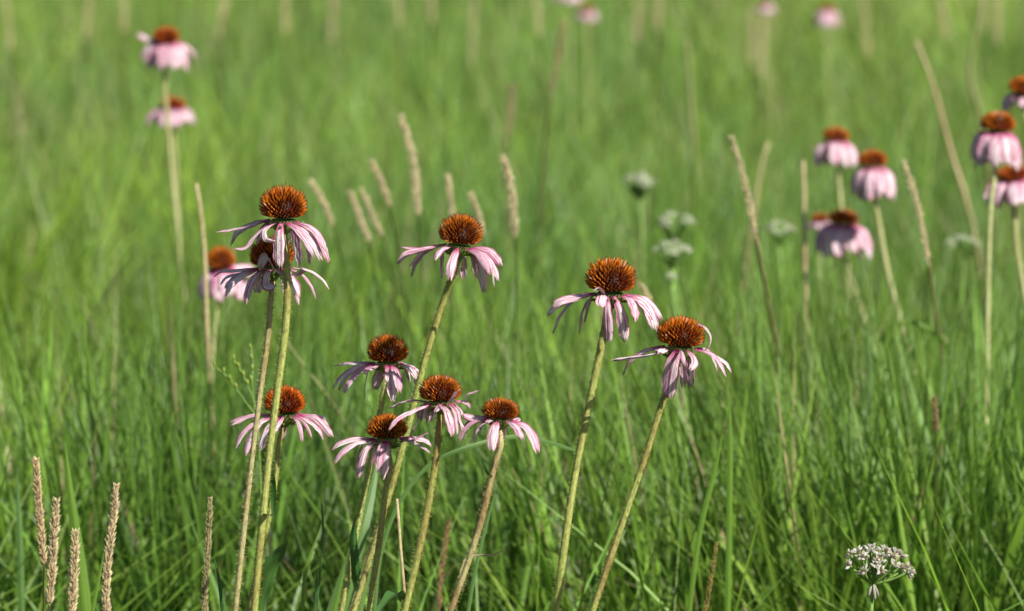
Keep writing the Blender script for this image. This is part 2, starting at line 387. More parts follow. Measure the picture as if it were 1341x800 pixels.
def build_petal(root, base, pts, side, wd, seed, cup=.3, rows=18, cols=8, dmg=None):
    r = random.Random(seed); m = MB(); path = smooth_path(pts, rows+1)
    T, S, N = frames(path, side)
    tw = r.uniform(-.5, .5); wob = r.uniform(0, 6.28); ridge = r.uniform(.07, .13); cup *= r.uniform(.1, 1.3)
    teeth = r.choice((2, 2, 3)); nd = r.uniform(.05, .14); asym = r.uniform(-.03, .03)
    L = sum((path[i+1]-path[i]).length for i in range(rows))
    g = []
    for i in range(rows+1):
        v = i/rows
        prof = np.interp(v, [0, .08, .25, .5, .75, .92, 1], [.30, .44, .74, .98, 1.0, .84, .58])
        prof *= 1 + .06*math.sin(v*17+wob)
        row = []
        for k in range(cols+1):
            u = k/cols; x = (u-.5)
            a = tw*v*v; s = S[i]*math.cos(a)+N[i]*math.sin(a); n = N[i]*math.cos(a)-S[i]*math.sin(a)
            ww = wd*prof
            zc = -cup*ww*(4*x*x)*(.6+.4*v) + ridge*ww*math.cos(u*2*math.pi*3)*(1-.4*v) + .035*ww*math.sin(v*23+u*9+wob)
            notch = -nd*L*abs(math.sin(math.pi*u*teeth))**.6 * (-1) if False else -nd*L*(1-abs(math.sin(math.pi*u*teeth)))*(v**6) if v > .6 else 0
            row.append(m.vert(path[i] + s*(x*ww*(1-.18*cup)) + n*zc + T[i]*(notch + asym*L*x*v), (u, v)))
        g.append(row)
    for i in range(rows):
        for k in range(cols): m.f.append((g[i][k], g[i][k+1], g[i+1][k+1], g[i+1][k]))
    return m.build('petal', M_PETAL, root, base)

def build_stem(root, base, pts, w_top, w_bot, mat, hairs, seed, rows=70, name='stem', sides=12):
    r = random.Random(seed); m = MB(); path = smooth_path(pts, rows)
    f = lambda t: .5*(w_top + (w_bot-w_top)*min(1, t*1.6))*(1+.05*math.sin(t*40+seed))
    T, S, N = tube(m, path, f, sides, .05)
    L = sum((path[i+1]-path[i]).length for i in range(rows-1))
    for j in range(int(hairs*L*2200)):
        t = r.random()*.5; i = int(t*(rows-1)); p = path[i].lerp(path[min(i+1, rows-1)], t*(rows-1)-i)
        a = r.uniform(0, 6.283); d = S[i]*math.cos(a)+N[i]*math.sin(a)
        spike(m, p + d*f(t)*.95, d + T[i]*r.uniform(-.5, .3), r.uniform(.0009, .0022), .00034, ((1, 1, 1),)*2, ((0, 1), (1, .2)), 3)
    return m.build(name, mat, root, base)

def build_leaf(root, base, pts, wd, mat, name='leaf', fold=.25, wave=.08, side=None, seed=0, rows=26, widest=.4):
    r = random.Random(seed); m = MB(); path = smooth_path(pts, rows+1); T, S, N = frames(path, side); g = []
    ph = r.uniform(0, 6)
    for i in range(rows+1):
        v = i/rows
        prof = np.interp(v, [0, .1, widest, .75, .93, 1], [.35, .6, 1, .72, .25, .02]); row = []
        for k in range(9):
            u = k/8; x = u-.5; ww = wd*prof
            z = fold*abs(x)*ww + wave*wd*math.sin(v*14+ph+(2 if x > 0 else 0))*abs(x)*2 - .03*ww*abs(math.sin(u*math.pi*4))
            row.append(m.vert(path[i]+S[i]*x*ww + N[i]*z, (u, v)))
        g.append(row)
    for i in range(rows):
        for k in range(8): m.f.append((g[i][k], g[i][k+1], g[i+1][k+1], g[i+1][k]))
    return m.build(name, mat, root, base)

def build_bracts(root, base, c, axis, rx, seed):
    r = random.Random(seed); m = MB(); q = Vector((0, 0, 1)).rotation_difference(axis)
    rings = []
    for z, rr in ((.14, .50), (-.02, .52), (-.22, .42), (-.38, .22), (-.5, .13)):
        rings.append([m.vert(c + q @ Vector((rr*rx*math.cos(k*math.pi/6), rr*rx*math.sin(k*math.pi/6), z*rx)), (k/12, z)) for k in range(12)])
    for a, b in zip(rings, rings[1:]):
        for k in range(12): m.f.append((a[k], a[(k+1) % 12], b[(k+1) % 12], b[k]))
    for j in range(30):
        a = r.uniform(0, 6.283); z = r.uniform(-.34, -.02); rr = np.interp(z, [-.38, -.22, -.05], [.22, .42, .60])
        d = Vector((math.cos(a), math.sin(a), r.uniform(-.2, .5)))
        spike(m, c + q @ Vector((rr*rx*math.cos(a), rr*rx*math.sin(a), z*rx)), q @ d, rx*r.uniform(.18, .32), rx*.12, ((1, 1, 1),)*4)
    return m.build('bracts', M_BRACT, root, base)

def rotv(v, deg): return Matrix.Rotation(math.radians(deg), 3, 'Y') @ v

def coneflower(label, group, cx, top, by, wpx, d, petals, stem, stem_w, tilt=0, back=0, mat=None, hairs=1.0, N=330, seed=1,
               hide=False, foot=None, leaves=(), ddeep=0.0):
    """petals: (tip px, tip py, azimuth, width px[, mids]) with azimuth 0 right, 90 toward the camera, 180 left, 270 away."""
    s = d*PX
    c = at(cx, by, d)
    last = stem[-1]; pb = at(last[0], last[1], d+ddeep)
    pp = at(stem[-2][0], stem[-2][1], d+ddeep) if len(stem) > 1 else c
    dirn = (pb-pp).normalized(); k = pb.z/max(.2, -dirn.z)
    foot = Vector((pb.x + dirn.x*k*.85, pb.y + dirn.y*k*.4 + (.25 if d > 3 else 0), 0))
    root = thing('coneflower', foot, label, 'coneflower', group)
    axis = Vector((0, 0, 1)); axis = Matrix.Rotation(math.radians(back), 3, 'X') @ axis; axis = rotv(axis, tilt)
    q = Vector((0, 0, 1)).rotation_difference(axis)
    rx = wpx*s/2*.985; h = (by-top)*s*(1.06 if N > 250 else 1.16)
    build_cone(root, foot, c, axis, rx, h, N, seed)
    build_bracts(root, foot, c, axis, rx, seed)
    for j, pt in enumerate(petals):
        tx, ty, az, wd = pt[:4]; a = math.radians(az); mids = pt[4] if len(pt) > 4 else None
        X = (tx-cx)*s; D = (ty-by)*s
        hd = Vector((math.cos(a), -math.sin(a), 0)); p0 = c + q @ (hd*rx*.60 + Vector((0, 0, rx*.10)))
        if abs(math.cos(a)) > .45: rr = X/math.cos(a)
        else: rr = rx*.75 + math.sqrt(max(0, (58*s)**2-D*D))*.75
        rr = min(max(rr, rx*.75), 105*s)
        tip = Vector((c.x+X, c.y-rr*math.sin(a), c.z-D))
        tip -= up*0; pts = [p0]
        # keep the picture position for the tip's true depth
        tip = at(tx, ty, (Vector((tip.x, tip.y, tip.z))-CAMP).dot(fwd))
        if mids:
            for (mx, my, mr) in mids:
                P = Vector((0, c.y - mr*s*math.sin(a), c.z)); pts.append(at(mx, my, (P-CAMP).dot(fwd)))
        else:
            V = tip-p0; horiz = Vector((V.x, V.y, 0))
            rnd = random.Random(seed*31+j)
            if D > 0:
                pts.append(p0 + horiz*.42 + hd*rx*.18 + Vector((0, 0, V.z*.22 + rx*rnd.uniform(-.06, .10))))
                pts.append(p0 + horiz*.78 + hd*rx*.12 + Vector((0, 0, V.z*.60 + rx*rnd.uniform(-.05, .08))))
            else: pts.append(p0 + V*.5 + Vector((0, 0, -rx*.1)))
        pts.append(tip)
        rho = random.Random(seed*7+j).uniform(.15, .95)*abs(math.cos(a))*(0 if mids else 1)
        side = Vector((0, -math.sin(rho), math.cos(rho))).cross(hd).normalized()
        build_petal(root, foot, pts, side, wd*s*(1.25 if N < 250 else 1.06), seed*101+j, rows=16 if N > 200 else 9, cols=8 if N > 200 else 6)
    P = [c - axis*rx*.35] + [at(x, y, d+ddeep*min(1, (i+1)/2)) for i, (x, y) in enumerate(stem)] + [pb+dirn*.03, pb+dirn*.08, pb.lerp(foot, .45), foot]
    build_stem(root, foot, P, stem_w*s*.80, stem_w*s*.80, mat or M_STEM, hairs, seed)
    for lf in leaves:
        pts, wd, kw = lf
        build_leaf(root, foot, [at(*p) for p in pts], wd*s, M_LEAF, seed=seed, **kw)
    return root

# ------------------------------------------------------------------ the ten sharp coneflowers
FG = 'drooping coneflowers in sharp focus'
D0 = 2.5
coneflower('tallest coneflower at left, large domed orange cone above a second bloom on the same line', FG,
    371, 243, 292, 66, D0-.02,
    [(283,303,182,10,[(325,296,45),(300,301,70)]), (301,322,205,12), (305,325,150,8,[(333,311,44),(321,325,60)]),
     (361,318,118,10,[(345,302,40),(346,313,48)]), (366,351,95,17), (421,342,70,11), (412,338,78,9), (428,330,40,10),
     (432,344,28,16), (392,350,285,13), (406,348,305,9), (385,318,275,9), (336,320,225,11)],
    [(374,330), (376,400), (362,520), (352,600), (342,700), (333,800)], 12.5, 0, 3, seed=11, hairs=1.0,
    leaves=[([(336,815,2.49),(341,780,2.485),(353,745,2.48),(367,724,2.475),(377,708,2.47)], 25, dict(wave=.12, fold=.35)),
            ([(352,600,2.5),(358,645,2.515),(357,690,2.52)], 9, dict()),
            ([(345,678,2.49),(352,674,2.47),(359,679,2.455)], 9, dict(fold=.4))])
coneflower('crumpled coneflower tucked right below the tallest bloom, dark cone with twisted purple petals', FG,
    357, 310, 353, 62, D0+.008,
    [(279,363,188,7), (288,373,172,9), (294,388,160,13), (293,379,166,10), (321,400,125,11), (337,384,245,16),
     (361,356,100,13,[(341,350,34),(348,336,42)]), (360,377,92,13,[(350,356,32),(347,370,38)]), (373,387,290,9),
     (399,353,60,10,[(376,348,33),(380,358,42)]), (391,390,55,13), (390,400,48,8), (415,392,22,6), (432,380,6,7), (372,362,80,8)],
    [(354,400), (350,450), (344,490), (330,600), (308,800)], 9.5, -3, 4, M_STEM_TAN, seed=12, hairs=1.1)
coneflower('coneflower with leaning stem and rounded orange cone, centre, highest of the middle cluster', FG,
    601, 280, 325, 61, D0+.015,
    [(525,323,190,11), (523,335,168,8), (520,346,180,9), (538,363,202,10), (535,352,186,8), (568,341,125,12), (578,365,225,8), (589,368,95,13),
     (607,366,268,12), (623,366,292,7), (641,361,60,9), (635,384,300,14), (657,350,12,11), (653,369,28,8), (648,376,345,6), (646,355,40,8)],
    [(597,352), (588,372), (560,460), (542,529), (527,587), (497,690), (463,800)], 11, 7, 2, seed=13, hairs=1.3, ddeep=.05)
coneflower('coneflower at upper left of the middle cluster, petals fanned out to the left', FG,
    508, 438, 478, 57, D0+.09,
    [(435,480,190,9), (435,509,165,9), (442,512,184,9), (449,517,142,8), (476,491,128,10), (477,523,215,8), (492,511,258,14),
     (515,527,93,13), (523,515,72,12), (547,497,40,9), (553,492,15,9), (546,509,325,12), (538,500,300,10)],
    [(503,510), (490,580), (482,620), (468,690), (447,800)], 10, 0, 3, seed=14, hairs=.8,
    leaves=[([(466,775,2.6),(466,750,2.58),(463,700,2.575),(467,672,2.57)], 13, dict(fold=.7))])
coneflower('coneflower half hidden behind two stems at left', FG,
    373, 505, 545, 58, D0+.07,
    [(301,552,178,7), (301,557,168,6), (307,588,155,10), (320,597,138,12), (340,590,112,12), (355,573,92,9), (370,577,262,11),
     (396,579,60,6), (409,574,45,6), (424,576,32,10), (436,573,12,10), (432,561,352,8), (428,551,2,7), (398,568,320,8)],
    [(366,575), (362,620), (350,690), (334,760), (326,800)], 9, 0, 3, seed=15, hairs=.8)
coneflower('coneflower in the middle of the cluster with shrivelled curling petals at its right side', FG,
    577, 491, 529, 59, D0-.02,
    [(508,535,182,14,[(545,524,33),(525,527,52)]), (508,563,132,12), (549,551,235,14), (557,553,262,11), (563,553,275,10), (594,572,82,12),
     (546,507,195,3,[(548,527,34),(539,520,40)]), (628,511,5,6,[(606,526,30),(612,516,37),(620,513,44)]),
     (598,511,78,5,[(586,527,28),(591,522,30)]), (621,545,20,7,[(603,536,34),(612,549,40)]), (609,562,45,5,[(600,538,30),(603,552,36)]),
     (599,572,55,6), (630,552,10,5,[(606,545,34),(618,553,40)]), (616,536,350,6), (588,540,95,9), (570,540,92,8), (614,572,30,5,[(600,545,36),(607,565,40)])],
    [(575,560), (571,600), (553,700), (530,800)], 12, -1, 2, seed=16, hairs=1.1,
    leaves=[([(531,793,2.49),(518,778,2.47),(498,800,2.45),(484,822,2.44)], 18, dict(fold=.5))])
coneflower('lowest coneflower of the middle cluster, with a curled tuft of petals at right', FG,
    507, 541, 577, 56, D0+.01,
    [(434,590,172,8), (437,607,162,11), (464,618,205,6), (468,627,135,11), (493,610,105,4), (500,628,82,14), (496,620,98,10), (485,610,265,9),
     (562,565,3,9,[(535,577,32),(548,572,44)]), (549,548,350,6,[(533,574,30),(541,562,40)]), (566,585,345,9), (565,594,18,5), (545,580,320,9), (555,572,335,8)],
    [(511,600), (505,640), (498,700), (483,800)], 10, 0, 3, seed=17, hairs=.9)
coneflower('small coneflower on the right end of the middle cluster, flat bright orange cone', FG,
    655, 521, 551, 52, D0-.03,
    [(601,579,165,6), (620,581,155,10), (628,567,220,13), (644,591,102,15), (638,556,122,9), (656,583,285,10), (686,577,62,12),
     (705,594,28,13), (606,541,192,15), (608,560,200,14), (681,547,330,9)],
    [(657,575), (648,608), (625,700), (590,800)], 10.5, 3, 3, M_STEM_TAN, seed=18, hairs=1.5,
    leaves=[([(646,624,2.47),(638,620,2.462),(635,610,2.46),(630,600,2.46)], 5, dict()),])
coneflower('large coneflower right of centre, tall orange cone over broad pinkish white petals', FG,
    799, 337, 388, 70, D0-.01,
    [(724,404,172,15), (715,413,182,13), (723,437,200,10), (758,438,222,11), (765,424,243,5), (797,449,102,15), (787,402,108,15),
     (777,381,115,6,[(791,385,30),(785,377,40)]), (820,448,78,16), (834,422,48,14), (858,432,25,15), (868,420,8,13), (862,436,345,11), (855,420,35,10), (810,430,280,5)],
    [(793,425), (782,480), (765,560), (750,640), (728,800)], 12.5, 2, 3, seed=19, hairs=1.1)
coneflower('rightmost sharp coneflower, one pale petal looping up around the right side of its cone', FG,
    890, 414, 458, 67, D0-.04,
    [(800,471,172,10,[(870,458,40),(851,464,60),(825,467,72)]), (815,491,188,11), (870,521,108,10), (877,524,93,15), (895,509,275,10), (904,508,292,13),
     (903,485,65,10,[(905,462,34),(911,474,48)]), (911,424,8,8,[(915,461,38),(929,452,46),(929,438,46),(922,429,38)]),
     (952,494,20,8), (959,489,5,8), (940,487,345,7), (897,480,92,6), (860,464,135,12)],
    [(884,490), (870,520), (848,590), (820,670), (776,800)], 11, 5, 3, seed=20, hairs=1.2)

# ------------------------------------------------------------------ soft coneflowers behind
def generic(cx, by, n, spread, drop, w, seed, skip=None):
    r = random.Random(seed); out = []
    for k in range(n):
        az = (k+.5)*360/n + r.uniform(-9, 9); a = math.radians(az)
        rr = spread*r.uniform(.82, 1.1)
        if skip and skip[0] < az < skip[1]: continue
        out.append((cx+rr*math.cos(a), by+drop*r.uniform(.8, 1.1), az, w*r.uniform(.85, 1.1)))
    return out
BGR = 'blurred coneflowers deeper in the meadow'
def soft(label, cx, top, by, wpx, d, spread, drop, w, stem, sw, seed, tilt=0, n=13, extra=(), ddeep=0.0, mat=None):
    coneflower(label, BGR, cx, top, by, wpx, d, generic(cx, by, n, spread*1.12, drop, w*1.1, seed) + list(extra), stem, sw*.9, tilt or (seed*37 % 15)-7, (seed*53 % 17)-7, M_STEM_PALE, 0, 200, seed, ddeep=ddeep)
soft('blurred coneflower at upper left on a pale stem, upper of the two there', 218, 37, 58, 37, 4.3, 24, 34, 11,
     [(217,80), (216,110), (222,190), (230,275)], 8.5, 31, extra=[(180,43,200,8), (258,78,340,7), (184,78,170,8)])
soft('blurred coneflower at upper left crossed by the stem of its taller neighbour', 226, 128, 143, 34, 4.7, 26, 22, 10,
     [(227,160), (229,200), (233,275)], 6, 32, extra=[(190,163,172,8), (252,152,350,7)])
soft('blurred coneflower with white petals behind the left pair, beside a pale stalk', 291, 325, 354, 40, 3.55, 28, 38, 14,
     [(285,400), (281,430), (278,480)], 7, 33, tilt=-6, extra=[(335,352,350,15), (330,362,15,15), (322,350,330,14), (272,392,150,16)])
soft('blurred coneflower at right standing behind its slightly lower neighbour, whitish skirt of petals', 1094, 168, 187, 37, 4.2, 23, 30, 11,
     [(1096,212), (1099,245), (1104,300)], 9, 34)
soft('blurred coneflower at right with a full pale pink skirt on a long leaning yellow stem', 1143, 198, 221, 40, 3.85, 26, 41, 13,
     [(1146,262), (1152,300), (1163,360), (1179,420)], 10, 35, mat=M_STEM)
soft('blurred coneflower at right, lowest of its trio, petals in half shadow', 1104, 276, 296, 42, 3.9, 30, 40, 13,
     [(1107,335), (1116,370), (1128,405)], 8, 36, mat=M_STEM)
soft('small wilted coneflower just left of the lowest bloom of the right trio', 1074, 280, 291, 25, 4.4, 15, 10, 6,
     [(1074,310), (1074,360), (1078,430)], 7, 37, n=9)
soft('blurred coneflower near the right edge, upper full bloom with long hanging petals', 1306, 148, 175, 48, 3.45, 27, 46, 14,
     [(1303,222), (1298,260), (1294,360), (1292,490)], 10, 38, mat=M_STEM)
soft('blurred coneflower at the right edge directly below the full bloom, on its own pale stem', 1327, 218, 237, 46, 3.6, 32, 35, 14,
     [(1328,275), (1332,330), (1346,410)], 11, 39, mat=M_STEM)
soft('blurred coneflower cut by the right edge, petal trailing down left, highest bloom there', 1338, 102, 127, 42, 3.7, 18, 14, 8,
     [(1345,160), (1350,220), (1356,330)], 7, 40, tilt=12, extra=[(1315,146,170,9), (1318,150,160,9)])
soft('distant pink coneflower cut by the top edge of the picture, right of centre', 745, -16, -8, 17, 9.0, 17, 12, 7,
     [(746,12), (746,60), (748,130)], 4, 41, n=11)
soft('distant dark coneflower close to the top edge with faded drooping petals', 768, 8, 16, 17, 9.4, 13, 12, 5,
     [(769,38), (770,80), (771,130)], 4, 42, n=9)
soft('distant pinkish coneflower at the top edge, left of another far bloom', 1002, 0, 8, 15, 9.6, 12, 10, 5,
     [(1002,28), (1002,60), (1003,120)], 4, 43, n=9)
soft('distant pink coneflower near the top edge on the right side of the meadow', 1083, 6, 15, 19, 8.6, 15, 20, 7,
     [(1084,40), (1084,80), (1086,130)], 4, 44, n=12)

# ------------------------------------------------------------------ dry grass seed heads
def seed_grass(label, group, pts, wpx, d, stem_to, n, seed, tone=(0.78, 0.62, 0.37), green=0.0, sw=2.2, stem_mat=None):
    """pts: the head from its tip down; stem_to: where the stalk runs on."""
    r = random.Random(seed); s = d*PX
    P = [at(x, y, d) for x, y in pts]; Q = [P[-1]] + [at(x, y, d+.10*(i+1)) for i, (x, y) in enumerate(stem_to)]
    dirn = (Q[-1]-Q[-2]).normalized(); k = Q[-1].z/max(.3, -dirn.z)
    foot = Vector((Q[-1].x + dirn.x*k*.6, Q[-1].y + dirn.y*k*.3 + .25, 0))
    root = thing('seed_grass', foot, label, 'seed head', group)
    m = MB(); tube(m, smooth_path([P[0], P[-1]] if len(P) == 2 else P, 12), s*.9, 5, col=tone)
    path = smooth_path(P, 60); T, S, N = frames(path)
    for j in range(n):
        t = (j+r.random())/n; i = min(58, int(t*59)); a = j*2.39996 + r.uniform(-.4, .4)
        f = min(1, .32+t*3.2)*(1 if t < .8 else 1-(t-.8)*1.6)*(.85+.3*math.sin(t*26+seed)*.5)
        out_ = S[i]*math.cos(a)+N[i]*math.sin(a); p = path[i] + out_*(wpx*s*.20*f)
        k = r.uniform(.7, 1.25); g = green*r.random()
        c1 = (tone[0]*k*(1-g)+.25*g, tone[1]*k*(1-g)+.30*g, tone[2]*k*(1-g)+.08*g); c2 = tuple(min(.88, v*1.5) for v in c1); c0 = tuple(v*.5 for v in c1)
        L = wpx*s*r.uniform(.42, .62)
        spike(m, p, -T[i] + out_*r.uniform(.3, .95), L, L*.34, (c0, c1, c1, c2), ((0, .4), (.35, 1), (.65, .6), (1, .08)), 4)
    m.build('seed_head', M_SEED, root, foot, smooth=False)
    build_stem(root, foot, Q + [Q[-1].lerp(foot, .5) + Vector((.006, 0, 0)), foot], sw*s, sw*s*1.2, stem_mat or M_STRAW, 0, seed, rows=40, name='stalk', sides=7)
    return root
SG = 'tan grass seed heads in the near corner'
seed_grass('tan grass seed head at lower left, leftmost and with its dark stalk bare below', SG, [(47,604),(50,650),(54,700),(58,742)], 13, 2.52, [(57,770),(58,830)], 420, 51, sw=3, stem_mat=M_STRAW, tone=(.76,.57,.33))
seed_grass('tan grass seed head at lower left, second from the left edge', SG, [(74,657),(71,700),(68,750),(64,792)], 14, 2.5, [(65,810),(66,850)], 420, 52)
seed_grass('short blunt tan seed head standing before the broad green blade', SG, [(99,698),(97,740),(95,790),(92,830)], 15, 2.44, [(92,860)], 420, 53)
seed_grass('tall tan seed head with a pointed tip, right of the left corner group', SG, [(152,638),(148,680),(143,720),(139,770),(141,830)], 14, 2.48, [(140,860)], 560, 54)
seed_grass('slender pale green and tan seed head standing alone left of the leafy stems', SG, [(275,655),(273,700),(271,745),(268,785),(271,830)], 11, 2.5, [(271,860)], 430, 55, tone=(.62,.50,.28), green=.5)
seed_grass('thin dark golden seed head at the bottom edge right of centre', SG, [(938,712),(934,740),(928,775),(921,815)], 8, 2.52, [(915,850)], 260, 56, tone=(.42,.32,.10), green=.3)
SB = 'blurred dry seed heads behind the flowers'
def sb(label, pts, w, d, stem_to, seed, n=120, tone=(.84, .70, .44), sw=2.5):
    seed_grass(label, SB, pts, w+2, d, stem_to, n, seed, tone=tone, sw=sw, stem_mat=M_STRAW if sw >= 4 else M_OLIVE)
sb('longest blurred tan seed head, upper centre, bending right toward its foot', [(526,153),(540,205),(548,282)], 12, 3.6, [(552,340),(556,420)], 61, 160)
sb('short blurred seed head left of the longest one in the upper centre', [(487,212),(500,240),(511,270)], 9, 3.7, [(522,330),(535,430)], 62)
sb('blurred curved seed head just right of the tallest bloom', [(407,238),(422,262),(436,295)], 9, 3.7, [(450,350),(470,430)], 63)
sb('blurred seed head left one of a crossing pair', [(459,252),(470,282),(484,316)], 9, 3.7, [(492,370),(505,450)], 64)
sb('blurred seed head right one of a crossing pair', [(474,250),(486,278),(500,308)], 8, 3.8, [(512,350),(525,440)], 65)
sb('blurred upright seed head just left of the centre bloom, half hidden by it', [(586,231),(590,260),(594,300)], 9, 3.5, [(592,360),(590,440)], 66)
sb('blurred seed head rising behind the right shoulder of the centre bloom', [(617,255),(626,280),(633,310)], 9, 3.5, [(636,360),(640,430)], 67)
sb('blurred knobbly seed head right of the centre bloom on a long pale stalk', [(660,207),(670,250),(675,310)], 12, 3.4, [(677,360),(674,470)], 68, 150)
sb('long blurred tan seed head leaning left in front of the right hand trio', [(958,181),(972,225),(982,270),(990,310)], 10, 3.3, [(1003,380),(1018,458)], 69, 170, sw=5)
sb('long blurred tan seed head between the right hand trio and the right edge', [(1184,214),(1198,255),(1208,300),(1216,345)], 9, 3.3, [(1221,380),(1228,430)], 70, 170, sw=4)
sb('brown seed head half sunk in the grass at right', [(1223,522),(1225,545),(1226,565)], 9, 2.95, [(1224,640),(1222,740)], 71, 90, (.42,.27,.14), 2.5)
sb('faint brown seed head high in the meadow, right of centre', [(738,30),(730,80),(722,120)], 10, 5.0, [(714,180),(708,260)], 72, 110, (.50,.36,.20), 4)
sb('faint tan seed head right of the longest one, upper centre', [(672,112),(668,145),(664,178)], 9, 5.2, [(662,220),(660,280)], 73, 100, (.52,.40,.24))
sb('pinkish brown dry stalk low in the grass right of the middle cluster', [(588,682),(582,720),(577,760),(575,800)], 8, 2.9, [(573,840)], 74, 110, (.45,.24,.14), 3)
sb('small tan tuft on a stalk tilted behind the large bloom', [(838,372),(845,382),(853,396)], 8, 3.3, [(860,430),(868,490)], 75, 60)
far = [(8,-5,50),(118,-8,35),(223,-12,30),(292,0,38),(297,-10,20),(372,-15,28),(388,-10,24),(437,-5,52),(622,0,68),(566,-15,22),(900,28,150),(862,-10,28),(985,10,70),(1000,20,90),(1168,-10,45),(1232,0,50),(1290,-15,30),(1306,-8,42),(1325,-12,34),(160,-10,26),(700,-12,34),(838,0,42),(930,-10,26),(1130,-6,58),(520,-12,18)]
for k, (x, y0, y1) in enumerate(far):
    if k % 4 == 2: continue
    dd = 8.0 + (k*37 % 20)/10; r = random.Random(k); lean = r.uniform(-8, 8)
    o = seed_grass('pale dry grass seed head among the distant ones along the top edge', 'far dry seed heads along the top edge', [(x, y0), (x+lean*.5, (y0+y1)/2), (x+lean, y1+r.uniform(0, 20))], r.uniform(6, 11), dd,
               [(x+lean*1.3, y1+40), (x+lean*1.5, y1+110)], 80, 100+k, (.84, .70, .42), sw=2.5, stem_mat=M_OLIVE)

# ------------------------------------------------------------------ dry stalks and single blades
def stalk(label, pts, wpx, d, mat=None, cat='stalk', name='dry_stalk', seed=1, group=None):
    s = d*PX; P = [at(x, y, d) for x, y in pts]; dirn = (P[-1]-P[-2]).normalized(); k = P[-1].z/max(.3, -dirn.z)
    foot = Vector((P[-1].x+dirn.x*k*.5, P[-1].y+dirn.y*k*.3+.35, 0))
    m = MB(); path = smooth_path(P+[foot], 50); tube(m, path, lambda t: .5*wpx*s*(.6+.4*min(1, t*6)), 8, .05)
    o = m.build(name, mat or M_STRAW, None, foot); o['label'] = label; o['category'] = cat
    if group: o['group'] = group
    return o
stalk('straight pale stalk just left of the soft white coneflower behind the left pair', [(257,240),(262,270),(268,330),(271,430)], 7, 3.4)
stalk('pale upright stalk left of the right hand trio', [(1052,210),(1053,260),(1054,330),(1055,420)], 7, 3.9)
stalk('pale leaning stalk at upper right, pointing toward the right edge blooms', [(1200,54),(1218,100),(1235,160),(1250,215),(1262,250)], 7, 4.6)
stalk('faint bent stalk near the upper right corner', [(1286,-10),(1277,50),(1270,95),(1283,150)], 8, 5.2, M_OLIVE)
stalk('faint straw coloured stalk high in the meadow right of centre', [(899,50),(903,110),(909,200)], 9, 5.5, M_OLIVE)
stalk('faint tilted straw right of the long leaning seed head', [(1006,186),(998,215),(990,260)], 6, 4.6)
stalk('blurred dry straw slanting behind the first stems, below the left pair', [(365,432),(385,462),(408,492),(430,520)], 5, 3.3, M_OLIVE)
stalk('dry brown tipped leaf spike between the two middle stems', [(520,653),(522,680),(524,710),(527,745)], 6, 2.56, name='dry_spike', cat='dry leaf')
stalk('reddish dry stalk among the feet of the middle stems', [(493,693),(478,740),(462,790),(455,815)], 7, 2.6, M_STEM_TAN)

def blade(label, pts, wpx, d, mat, seed, dd=0, name='grass_blade', to_ground=True, group=None, widest=.35, side=None, fold=.35):
    s = d*PX; P = [at(p[0], p[1], d+(p[2] if len(p) > 2 else 0)) for p in pts]
    if to_ground:
        dirn = (P[-1]-P[-2]).normalized(); k = P[-1].z/max(.35, -dirn.z)
        P.append(Vector((P[-1].x+dirn.x*k*.5, P[-1].y+dirn.y*k*.3+.02, 0)))
    foot = P[-1].copy(); P = P[::-1]; r = random.Random(seed); m = MB(); rows = 100
    path = smooth_path(P, rows+1); T, S, N = frames(path, side); g = []
    LL = sum((path[i+1]-path[i]).length for i in range(rows)); tl = wpx*s*10
    for i in range(rows+1):
        v = i/rows; prof = min(.55+v*1.1, 1)*min(1, (1-v)*LL/tl)**.75; row = []
        for k in range(7):
            u = k/6; x = u-.5; row.append(m.vert(path[i]+S[i]*x*wpx*s*prof + N[i]*(fold*abs(x)*wpx*s*prof), (u, v)))
        g.append(row)
    for i in range(rows):
        for k in range(6): m.f.append((g[i][k], g[i][k+1], g[i+1][k+1], g[i+1][k]))
    o = m.build(name, mat, None, foot); o['label'] = label; o['category'] = 'grass blade'
    if group: o['group'] = group
    return o
blade('broad upright blade behind the two short seed heads at lower left', [(84,572),(90,630),(99,700),(110,800)], 20, 2.75, M_BLADE, 1)
blade('broad bluish green blade leaning right with shadows across it, left of the middle stems', [(497,585,.02),(488,640,.01),(473,700,0),(457,750,0),(440,805,0)], 40, 2.68, M_BLADE_BLUE, 2)
blade('long blade arching over behind the small coneflower and dropping to the left', [(760,592,.10),(715,578,.05),(680,571,.02),(620,583,0),(565,607,0),(525,655,0),(500,720,0),(490,800,0)], 5.5, 2.66, M_BLADE_BLUE, 3)
blade('narrow bluish blade behind the lowest middle stems', [(512,640),(500,680),(488,720),(470,800)], 11, 2.7, M_BLADE_BLUE, 4)
blade('thin dark blade with a fine tip between the left stems and the middle stems', [(420,648),(423,690),(421,730),(414,800)], 3, 2.55, M_LEAF, 5)
blade('short dark leaf beside a thin blade between the left and middle stems', [(416,742),(414,770),(412,805)], 7, 2.55, M_LEAF, 6)
blade('bright green blade at the foot of the broad bluish blade', [(452,735),(446,765),(436,805)], 7, 2.52, M_BLADE, 7)
blade('slim green blade rising beside the tall pointed seed head', [(137,720),(131,750),(123,790),(118,820)], 5, 2.5, M_BLADE, 8)
blade('dark upright leaf with a jagged edge left of the two tan stems', [(280,728),(286,755),(291,785),(296,830)], 13, 2.52, M_LEAF, 9)
blade('blurred pale blade standing upright at left', [(22,610),(24,660),(27,740),(28,800)], 9, 3.0, M_BLADE_BLUE, 10)
blade('bright blade crossing low right of the left stems', [(420,690),(400,750),(396,800)], 5, 2.65, M_BLADE, 11)
blade('thin green blade at the foot of the small coneflower stem', [(650,640),(636,690),(620,760),(612,810)], 5, 2.6, M_BLADE_BLUE, 12)
